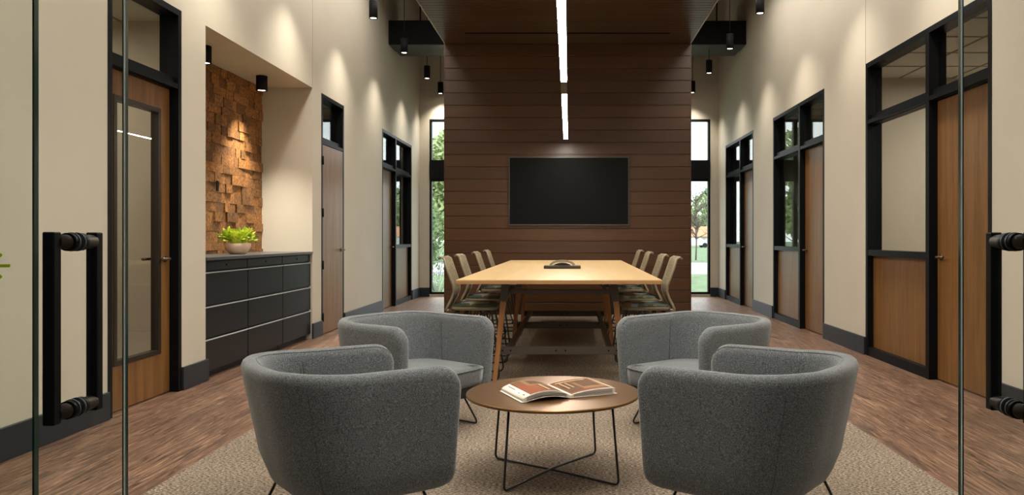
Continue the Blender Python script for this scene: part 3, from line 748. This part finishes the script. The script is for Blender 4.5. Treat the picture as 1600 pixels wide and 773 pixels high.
# ------------------------------------------------------------------ stools
def rr_loop(x0, x1, y0, y1, r, z, n=5):
    out = []
    for cx, cy, a0 in ((x1-r, y1-r, 0), (x0+r, y1-r, PI/2), (x0+r, y0+r, PI), (x1-r, y0+r, 1.5*PI)):
        for k in range(n+1): a = a0+PI/2*k/n; out.append(Vector((cx+r*math.cos(a), cy+r*math.sin(a), z)))
    return out
def loft(b, loops, cap=True, smooth=True):
    R = [[b.verts.new(p) for p in l] for l in loops]; n = len(R[0])
    for A, D in zip(R[:-1], R[1:]):
        for k in range(n): f = b.faces.new((A[k], A[(k+1) % n], D[(k+1) % n], D[k])); f.smooth = smooth
    if cap: b.faces.new(R[0][::-1]); b.faces.new(R[-1])
def make_stool():
    t = thing('counter_stool', 'x', 'stool')
    SZ = .64
    b = B(); loft(b, [rr_loop(-.20+i, .215-i, -.205+i, .205-i, .09-i*.5, z) for i, z in ((.03, SZ-.032), (.008, SZ-.026), (0, SZ-.014), (.003, SZ-.004), (.015, SZ))]); obj('seat', b, M['khaki'], t)
    b = B(); loft(b, [rr_loop(-.19+i, .205-i, -.195+i, .195-i, .085-i*.5, z) for i, z in ((.004, SZ-.006), (0, SZ+.008), (.008, SZ+.020), (.03, SZ+.027), (.08, SZ+.030))]); obj('seat_pad', b, M['seatpat'], t)
    prof = [(-.300, 1.058, .175), (-.278, 1.072, .188), (-.252, 1.056, .195), (-.228, .98, .205), (-.200, .90, .205), (-.174, .83, .190), (-.170, .77, .175), (-.190, .71, .160), (-.222, .65, .150), (-.240, .61, .150)]
    b = B(); nn = 8; rows = []
    for (x, z, wd) in prof:
        rows.append([b.verts.new((x-.022*(1-(2*k/nn-1)**2)+.0, wd*(2*k/nn-1), z)) for k in range(nn+1)])
    for A, D in zip(rows[:-1], rows[1:]):
        for k in range(nn): f = b.faces.new((A[k], A[k+1], D[k+1], D[k])); f.smooth = True
    o = obj('backrest', b, M['knit'], t); so = o.modifiers.new('solid', 'SOLIDIFY'); so.thickness = .010; so.offset = 0
    b = B()
    for s_ in (-1, 1): tube(b, [(x, s_*wd, z) for (x, z, wd) in prof], .0095, 8)
    tube(b, [Vector((-.278-.022*(1-u*u), .188*u, 1.070)) for u in [k/6-1 for k in range(13)]], .008, 8)
    tube(b, fillet([(-.240, -.15, .61), (-.19, -.10, .604), (-.19, .10, .604), (-.240, .15, .61)], .04), .012, 8)
    obj('back_frame', b, M['khaki'], t)
    for s_ in (-1, 1):
        b = B(); tube(b, fillet([(-.12, s_*.10, SZ-.034), (-.17, s_*.15, SZ-.05), (-.235, s_*.215, .012), (.235, s_*.215, .012), (.16, s_*.15, SZ-.05), (.08, s_*.10, SZ-.034)], .06, 6), .0082, 8); obj('sled_leg', b, M['rod'], t)
        b = B(); tube(b, fillet([(-.05, s_*.06, SZ-.034), (-.08, s_*.12, SZ-.055), (-.17, s_*.20, .24), (.19, s_*.20, .24), (.07, s_*.12, SZ-.055), (.02, s_*.06, SZ-.034)], .05, 6), .0075, 8); obj('side_brace', b, M['rod'], t)
    for nm_, x, hw_, z in (('footrest', .18, .20, .24), ('crossbar', .19, .20, .012), ('crossbar', -.185, .205, .24), ('crossbar', -.22, .215, .014)):
        b = B(); tube(b, [(x, -hw_, z), (x, hw_, z)], .0075, 8); obj(nm_, b, M['rod'], t)
    return t
st0 = make_stool(); first = True
posn = ['nearest the armchairs', 'second from the armchairs', 'third from the armchairs', 'nearest the plank wall']
for side, xs, rz, ys in (('left', -.835, 0, (6.87, 7.80, 9.15, 10.35)), ('right', .685, PI, (6.87, 7.80, 9.15, 10.35))):
    for k, y in enumerate(ys):
        o = st0 if first else copytree(st0); first = False
        o.location = (xs, y, .006); o.rotation_euler = (0, 0, rz)
        o['label'] = 'khaki mesh-back stool on the table\'s %s side, %s' % (side, posn[k]); o['group'] = 'counter stools along the %s of the table' % side

# ------------------------------------------------------------------ armchairs
def u_path(n_corner=10):
    """centreline of the shell plan: left arm front -> back -> right arm front; faces +x"""
    hw = .395; xb = -.375; xf = .355; r = .26
    pts = []
    ns = 9
    for k in range(ns): s = k/ns; pts.append(Vector((xf+(xb+r-xf)*s, hw-.012*(1-s), 0)))
    for k in range(n_corner+1): a = PI/2+PI/2*k/n_corner; pts.append(Vector((xb+r+r*math.cos(a), hw-r+r*math.sin(a), 0)))
    for k in range(1, 4): s = k/4; pts.append(Vector((xb-.012*math.sin(PI*s), (hw-r)*(1-2*s), 0)))
    for k in range(n_corner+1): a = PI+PI/2*k/n_corner; pts.append(Vector((xb+r+r*math.cos(a), -hw+r+r*math.sin(a), 0)))
    for k in range(ns-1, -1, -1): s = k/ns; pts.append(Vector((xf+(xb+r-xf)*s, -hw+.012*(1-s), 0)))
    return pts
AH = .715; AB = .20
def make_armchair():
    t = thing('armchair', 'x', 'armchair')
    P = u_path(); N = len(P)
    cum = [0]
    for i in range(1, N): cum.append(cum[-1]+(P[i]-P[i-1]).length)
    T = cum[-1]
    # add fine stations at the ends
    def at(s):
        s = max(0, min(T, s))
        for i in range(1, N):
            if cum[i] >= s-1e-9:
                u = (s-cum[i-1])/(cum[i]-cum[i-1]); return P[i-1].lerp(P[i], u)
    def nrm(s):
        d = at(min(T, s+.004))-at(max(0, s-.004)); d.normalize(); return Vector((d.y, -d.x, 0))   # outward? fixed below
    endr = .105
    ss = [0, .004, .012, .024, .04, .06, .082, .105, .14]; M_ = 46
    ss = ss+[.14+(T-.28)*k/M_ for k in range(1, M_)]+[T-x for x in ss[::-1]]
    th = .042
    def taper(z): 
        u = (AH-z)/(AH-AB); return 1-.045*u-.05*max(0, u-.8)**2*25
    def lean(x, z):      # the back rakes outwards towards the top
        u = (AH-z)/(AH-AB); g = min(1, max(0, (.36-x)/.78)); return x+(.105*u+.04*max(0, u-.8)**2*25)*g**1.3-.03*u*(1-g)
    loops = []
    for s in ss:
        c = at(s); n_ = nrm(s)
        if n_.dot(c-Vector((.05, 0, 0))) < 0: n_ = -n_
        e_ = min(s, T-s)
        back = min(1, max(0, (s-.45)/.25))*min(1, max(0, (T-s-.45)/.25))
        top = AH+.012*back
        tt = th
        if e_ < endr:
            q = 1-e_/endr; top = AH-endr+endr*math.sqrt(max(0, 1-q*q))
        if e_ < .035: q = 1-e_/.035; tt = th*(.30+.70*math.sqrt(max(0, 1-q*q)))
        bot = AB
        if e_ < .09: q = 1-e_/.09; bot = AB+.05*(1-math.sqrt(max(0, 1-q*q)))
        lp = []
        def pt(off, z):
            k = taper(z); p = c*1.0+n_*off; return Vector((lean(p.x, z), p.y*k, z))
        zs = [bot+.0, bot+.015, bot+.05, bot+.12, bot+.22, bot+.33]
        zt = top-tt*1.1
        outer = [(tt*.35, bot), (tt*.80, bot+.010), (tt, bot+.035)]+[(tt, bot+.035+(zt-bot-.035)*k/5) for k in range(1, 6)]
        arc = [(tt*math.cos(PI*k/8), zt+tt*1.1*math.sin(PI*k/8)) for k in range(1, 8)]
        inner = [(-x, z) for (x, z) in outer[::-1]]
        for (o_, z) in outer+arc+inner: lp.append(pt(o_, z))
        loops.append(lp)
    b = B(); loft(b, loops); o = obj('shell', b, M['fabric'], t, True)
    # piping along top inner edge & vertical seams
    def sp(s, off, z): 
        c = at(s); n_ = nrm(s)
        if n_.dot(c-Vector((.05, 0, 0))) < 0: n_ = -n_
        k = taper(z); p = c+n_*off; return Vector((lean(p.x, z), p.y*k, z))
    b = B(); pts = []
    for i, s in enumerate(ss):
        if .02 < min(s, T-s):
            e_ = min(s, T-s); back = min(1, max(0, (s-.45)/.25))*min(1, max(0, (T-s-.45)/.25)); top = AH+.012*back
            if e_ < endr: q = 1-e_/endr; top = AH-endr+endr*math.sqrt(max(0, 1-q*q))
            a = 2.25; pts.append(sp(s, (th+.0005)*math.cos(a), top-th*1.1+(th*1.1+.0005)*math.sin(a)))
    tube(b, pts, .0028, 6); obj('piping', b, M['fabric'], o)
    for s in (.46, T-.46):
        b = B(); tube(b, [sp(s, -th-.0003, AB+.20+(AH-.05-AB-.20)*k/6) for k in range(7)], .0022, 5); obj('seam', b, M['seam'], o)
        b = B(); tube(b, [sp(s+(.17 if s < 1 else -.17), th+.0001, AB+.05+(AH-.06-AB-.05)*k/8) for k in range(9)], .0010, 5); obj('seam', b, M['seam'], o)
    # seat: dark base pan and cushion
    def inset(off, z, xfront, nn=40):
        pts = []
        k = taper(max(z, AB))
        s0 = .02
        for i in range(nn+1):
            s = s0+(T-2*s0)*i/nn; c = at(s); n_ = nrm(s)
            if n_.dot(c-Vector((.05, 0, 0))) < 0: n_ = -n_
            p = c-n_*off; pts.append(Vector((lean(p.x, max(z, AB)), p.y*k, z)))
        # rounded front
        a = pts[-1]; d = pts[0]
        for i in range(1, 12):
            u = i/12; y = a.y+(d.y-a.y)*u; pts.append(Vector((a.x+xfront*math.sin(PI*u)**.5, y, z)))
        return pts
    b = B(); loft(b, [inset(th+o_, z, xf_) for o_, z, xf_ in ((.006, .268, -.02), (.002, .275, .02), (.0, .30, .03), (.0, .36, .032), (.002, .378, .030), (.012, .392, .018), (.04, .402, -.01), (.10, .408, -.06))]); cu = obj('seat_cushion', b, M['fabric'], t, True)
    b = B(); tube(b, inset(th+.001, .381, .032), .0042, 6, closed=True); obj('piping', b, M['fabric'], cu)
    b = B(); loft(b, [inset(th-.004, z, xf_) for z, xf_ in ((AB-.004, -.05), (AB+.01, -.015), (.268, -.005))]); obj('seat_base', b, M['under'], t, False)
    # underside
    b = B(); loft(b, [inset(.02, z, -.03) for z in (AB-.005, AB+.012)]); obj('underside', b, M['under'], t, False)
    # wire legs: one loop each side
    for s_ in (-1, 1):
        b = B(); tube(b, fillet([(.23, s_*.23, AB+.0), (.30, s_*.30, .010), (-.30, s_*.30, .010), (-.23, s_*.23, AB+.0)], .045, 6), .0065, 10); obj('sled_leg', b, M['rod'], t)
    return t
ac = make_armchair()
spec = [('grey felt tub armchair at the front left, seen from behind', -.965, 3.36, 34),
        ('grey felt tub armchair at the front right, seen from behind', .80, 3.36, 180-34),
        ('grey felt tub armchair behind on the left, its seat facing the coffee table', -1.02, 5.03, -36),
        ('grey felt tub armchair behind on the right, its seat facing the coffee table', .835, 5.03, 180+36)]
for i, (lb, x, y, a) in enumerate(spec):
    o = ac if i == 0 else copytree(ac)
    o.location = (x, y, .006); o.rotation_euler = (0, 0, math.radians(a)); o['label'] = lb; o['group'] = 'grey tub armchairs around the coffee table'

# ------------------------------------------------------------------ coffee table and book
KX, KY, KZ = -.0825, 4.045, .44
t = thing('coffee_table', 'round bronze coffee table on crossed black wire legs', 'table', (KX, KY, .006))
R = .457; zt = KZ-.006
b = B(); lathe(b, [(0, zt-.022), (R*.86, zt-.022), (R-.006, zt-.016), (R, zt-.010), (R-.001, zt-.003), (R-.006, zt), (0, zt)], seg=96); obj('tabletop', b, M['copper'], t)
for o_ in t.children:
    for p_ in o_.data.polygons: p_.use_smooth = abs(p_.normal.z) < .9
for k, a in enumerate((144, 55)):
    b = B(); d = Vector((math.cos(math.radians(a)), math.sin(math.radians(a)), 0)); q = Vector((0, .03, 0))
    z0 = .008 if k == 0 else .008
    tube(b, fillet([q+d*.37+Vector((0, 0, zt-.02)), q+d*.41+Vector((0, 0, z0)), q+Vector((0, 0, z0+.004+.012*k)), q-d*.41+Vector((0, 0, z0)), q-d*.37+Vector((0, 0, zt-.02))], .03, 5), .0062, 10)
    obj('wire_leg', b, M['rod'], t)

# open book: local u along width, v along height
ang = math.radians(24.5)
t = thing('open_book', 'thick open photo book with orange-brown pictures lying on the bronze coffee table', 'book', (-.058, 4.01, KZ+.0005), ang)
hh = .155
def page_z(u):       # height of the page surface; u from -.26 (left) to .26 (right)
    a = abs(u)/.26
    if u < 0: return .010+.040*(math.sin(PI*min(1, a*1.02))**.7)*(1-.30*a)+.008*a if a < .98 else .016
    return .012+.026*(math.sin(PI*min(1, a*1.0)*.55))**.6-.006*a**3
def strip(b, u0, u1, v0, v1, zo, n=14, thick=None, skew=0):
    top = []; 
    for k in range(n+1):
        u = u0+(u1-u0)*k/n
        top.append((b.verts.new((u, v0+skew*u, page_z(u)+zo)), b.verts.new((u, v1+skew*u, page_z(u)+zo))))
    for k in range(n):
        f = b.faces.new((top[k][0], top[k+1][0], top[k+1][1], top[k][1])); f.smooth = True
def block(b, u0, u1, floor_, n=24, v=hh):
    T = []; Bo = []
    for k in range(n+1):
        u = u0+(u1-u0)*k/n
        T.append((b.verts.new((u, -v, page_z(u))), b.verts.new((u, v, page_z(u))))); Bo.append((b.verts.new((u, -v, floor_(u))), b.verts.new((u, v, floor_(u)))))
    for k in range(n):
        b.faces.new((T[k][0], T[k+1][0], T[k+1][1], T[k][1])).smooth = True; b.faces.new((Bo[k][0], Bo[k+1][0], Bo[k+1][1], Bo[k][1]))
        b.faces.new((T[k][0], T[k+1][0], Bo[k+1][0], Bo[k][0])); b.faces.new((T[k][1], T[k+1][1], Bo[k+1][1], Bo[k][1]))
    b.faces.new((T[0][0], T[0][1], Bo[0][1], Bo[0][0])); b.faces.new((T[-1][0], T[-1][1], Bo[-1][1], Bo[-1][0]))
b = B(); block(b, -.256, -.002, lambda u: max(.004, page_z(u)-.020)); pl = obj('left_pages', b, M['page'], t)
b = B(); block(b, .002, .254, lambda u: max(.004, page_z(u)-.026)); prt = obj('right_pages', b, M['page'], t)
b = B()
def cz(u): return .0015+max(0, .018*math.sin(PI*min(1, abs(u)/.24))) if u < 0 else .0015
n = 20; T = []
for k in range(n+1):
    u = -.266+.532*k/n; T.append([b.verts.new((u, v, cz(u)+z)) for v in (-hh-.004, hh+.004) for z in (0, .0025)])
for k in range(n):
    A, D = T[k], T[k+1]
    for i, j in ((0, 1), (1, 3), (3, 2), (2, 0)): b.faces.new((A[i], D[i], D[j], A[j]))
b.faces.new((T[0][0], T[0][1], T[0][3], T[0][2])); b.faces.new((T[-1][0], T[-1][1], T[-1][3], T[-1][2]))
obj('cover', b, M['page'], t)
b = B()
for k in range(5):
    for (u0, u1, side_) in ((-.235, -.02, -1), (.02, .24, 1)):
        pts = [Vector((u0+(u1-u0)*q/14, -hh-.0012, page_z(u0+(u1-u0)*q/14)-.004-.0042*k)) for q in range(15)]
        pts = [p_ for p_ in pts if p_.z > .006]
        if len(pts) > 3: tube(b, pts, .0007, 4)
obj('page_line', b, M['grid'], t)
# page prints
def pm(name, c, var=.12): return flat(name, c, .7, spec=.15, var=var, vscale=18)
cols = {'orange': pm('print_orange', (.26, .085, .035)), 'brown': pm('print_brown', (.12, .06, .03)), 'tan': pm('print_tan', (.26, .15, .075)), 'cream': pm('print_cream', (.48, .34, .2)),
        'dark': pm('print_dark', (.075, .038, .022)), 'rust': pm('print_rust', (.19, .08, .035))}
def pr(parent, u0, u1, v0, v1, c, zo=.0006, skew=0):
    b = B(); strip(b, u0, u1, v0, v1, zo, skew=skew); return obj('printed_photo', b, cols[c], parent)
pr(pl, -.212, -.02, -.148, .152, 'rust', .0004); pr(pl, -.208, -.12, -.140, .06, 'orange', .0008); pr(pl, -.115, -.03, -.12, .13, 'brown', .0008)
pr(pl, -.16, -.02, .02, .14, 'tan', .0012); pr(pl, -.14, -.045, .04, .12, 'brown', .0016); pr(pl, -.105, -.09, -.12, .03, 'cream', .0014)
pr(prt, .012, .248, -.145, .148, 'rust', .0004); pr(prt, .02, .10, -.12, .02, 'brown', .0008); pr(prt, .11, .235, -.10, .06, 'tan', .0008); pr(prt, .12, .22, -.06, .12, 'brown', .0012)
for k in range(5): pr(prt, .03+.014*k, .038+.014*k, -.06, .09-.01*k, 'cream' if k % 2 else 'dark', .0014, skew=.3)
pr(prt, .235, .245, -.14, .14, 'cream', .001); pr(prt, .03, .20, .10, .115, 'cream', .0016)
b = B(); strip(b, -.232, -.228, .02, .12, .0007); strip(b, -.238, -.234, -.06, -.04, .0007); strip(b, -.236, -.230, -.12, -.10, .0007); obj('text_line', b, cols['dark'], pl)

# ------------------------------------------------------------------ outside
b = B(); box(b, -90, 90, 17.9, 28.4, -.22, -.10); box(b, -90, 90, 42.5, 240, -.22, -.10)
o = tag(obj('lawn', b, M['grass']), 'green lawn outside the far windows', 'lawn'); o['kind'] = 'structure'
b = B(); box(b, -90, 90, 28.4, 42.5, -.22, -.12); o = tag(obj('road', b, M['road']), 'pale grey street crossing beyond the lawn', 'road'); o['kind'] = 'structure'
b = B(); box(b, -9, 9, YF+.15, 17.9, -.22, -.06); o = tag(obj('bounce_slab', b, M['bounce_concrete']), 'pale concrete slab added outside the far windows to bounce light inside', 'bounce_slab'); o['kind'] = 'structure'  # unseen slab, added to throw light up at the slat ceiling edges
def tree(loc, h, r, mat, label, n=1400, seed=1, bare=False, trunkh=.3, leaf_s=.16):
    rr = random.Random(seed); t = thing('tree', label, 'tree', loc, 0, 'trees outside the far windows')
    b = B(); tube(b, [(0, 0, 0), (.05, 0, h*trunkh), (0, .05, h*.85)], [h*(.010 if bare else .022), h*(.007 if bare else .016), h*.003], 8)
    for k in range(12 if not bare else 40):
        a = rr.uniform(0, 2*PI); z0 = rr.uniform(h*trunkh*.8, h*.75); l = r*rr.uniform(.5, .95)
        p0 = Vector((0, 0, z0)); p1 = p0+Vector((math.cos(a)*l, math.sin(a)*l, l*rr.uniform(.4, 1.1))); tube(b, [p0, p0.lerp(p1, .5)+Vector((0, 0, -.05*l)), p1], [h*.008, h*.005, h*.0015], 5)
        for q in range(4 if bare else 0):
            p2 = p0.lerp(p1, rr.uniform(.4, .9)); tube(b, [p2, p2+Vector((rr.uniform(-1, 1), rr.uniform(-1, 1), rr.uniform(.2, 1)))*l*.35], [h*.003, h*.001], 4)
    obj('trunk', b, M['bark'], t)
    b = B(); cl = [(Vector((rr.uniform(-.55, .55)*r, rr.uniform(-.55, .55)*r, h*rr.uniform(trunkh+.1, .9))), rr.uniform(.35, .6)*r) for _ in range(14)]
    for k in range(n):
        c, q = rr.choice(cl); d = Vector((rr.gauss(0, 1), rr.gauss(0, 1), rr.gauss(0, 1))).normalized()
        p0 = c+d*q*rr.uniform(.75, 1); u = Vector((rr.uniform(-1, 1), rr.uniform(-1, 1), rr.uniform(-1, 1))).normalized(); v = u.orthogonal().normalized()
        s_ = leaf_s*rr.uniform(.6, 1.3)
        vv = [b.verts.new(p0+u*s_), b.verts.new(p0+v*s_*.6), b.verts.new(p0-u*s_), b.verts.new(p0-v*s_*.6)]; b.faces.new(vv)
    obj('crown', b, M[mat], t)
tree((-8.3, 47, -.1), 7.6, 2.5, 'leafb', 'tall light green tree seen through the left window', 5200, 2, trunkh=.06, leaf_s=.2)
tree((-5.4, 30, -.1), 2.5, 1.1, 'leafa', 'low green bush left of the plank wall beyond the lawn', 900, 4, trunkh=.05, leaf_s=.1)
tree((22.5, 138, -.1), 8.3, 4.6, 'leafb', 'yellow-green tree seen through the right window', 3000, 5, trunkh=.1, leaf_s=.4)
tree((30, 150, -.1), 12, 5.0, 'leafa', 'green tree behind the yellow-green one on the right', 3000, 6, trunkh=.1, leaf_s=.45)
tree((7.6, 46, -.1), 4.8, 1.3, 'leafc', 'thin sparse tree at the left of the right window', 260, 7, True, leaf_s=.07)
tree((1.5, 78, -.1), 9.0, 4.2, 'leafc', 'dark green tree hidden behind the centre wall, seen in the glass reflections on the right', 3500, 8, trunkh=.1)
tree((-3.0, 72, -.1), 7.0, 2.8, 'leafc', 'dark green tree hidden behind the centre wall, seen in the left glass reflections', 3000, 9, trunkh=.1)
tree((-18, 66, -.1), 9.0, 3.6, 'leafa', 'big green tree at the far left of the street', 3000, 10, trunkh=.1)
tree((21, 66, -.1), 8.0, 3.2, 'leafa', 'big green tree at the far right of the street', 2600, 11, trunkh=.1)
t = thing('flowering_shrub', 'thin stemmed shrub with small pink buds outside the left window', 'shrub', (-3.1, 17.9, -.1))
b = B(); rr = random.Random(5); bb = B()
for k in range(26):
    x, y = rr.uniform(-.25, .25), rr.uniform(-.25, .25); p1 = Vector((x*1.9, y*1.6, rr.uniform(.4, .95))); tube(b, [(x*.3, y*.3, 0), Vector((x, y, p1.z*.5)), p1], .004, 4)
    for q in range(5):
        c = Vector((x*.3, y*.3, 0)).lerp(p1, rr.uniform(.5, 1))+Vector((rr.uniform(-.03, .03), rr.uniform(-.03, .03), 0)); bmesh.ops.create_icosphere(bb, subdivisions=1, radius=.014, matrix=Matrix.Translation(c))
obj('stems', b, M['leafc'], t); obj('buds', bb, M['car'], t)
t = thing('pavilion', 'small pale building with an orange roof across the street', 'building', (20.6, 120, -.1))
b = B(); box(b, -3.4, 3.4, -2, 2, 0, 1.5); obj('pavilion_wall', b, M['hut'], t)
b = B(); v = [b.verts.new(p_) for p_ in ((-3.9, -2.4, 1.5), (3.9, -2.4, 1.5), (3.9, 2.4, 1.5), (-3.9, 2.4, 1.5), (-1.2, 0, 3.1), (1.2, 0, 3.1))]
for f in ((0, 1, 5, 4), (1, 2, 5), (2, 3, 4, 5), (3, 0, 4), (0, 3, 2, 1)): b.faces.new([v[i] for i in f])
obj('roof', b, M['roof'], t)
for k, (x, y, m_, lb) in enumerate(((16.9, 104, 'car', 'white car parked across the street, seen in the right window'), (21.0, 110, 'carb', 'dark blue car parked farther back, seen in the right window'))):
    t = thing('car', lb, 'car', (x, y, -.1), .1)
    b = B(); loft(b, [[Vector((px_, s_, pz_)) for px_, pz_ in ((-2.1, .3), (-2.1, .75), (-1.5, .9), (-.9, 1.35), (.7, 1.35), (1.3, .92), (2.05, .8), (2.1, .3))] for s_ in (-.85, .85)], smooth=False); obj('car_body', b, M[m_], t)
    for sx_ in (-1.3, 1.3):
        for sy_ in (-.86, .86):
            b = B(); tube(b, [(sx_, sy_-.1, .32), (sx_, sy_+.1, .32)], .32, 16); obj('wheel', b, M['tyre'], t)
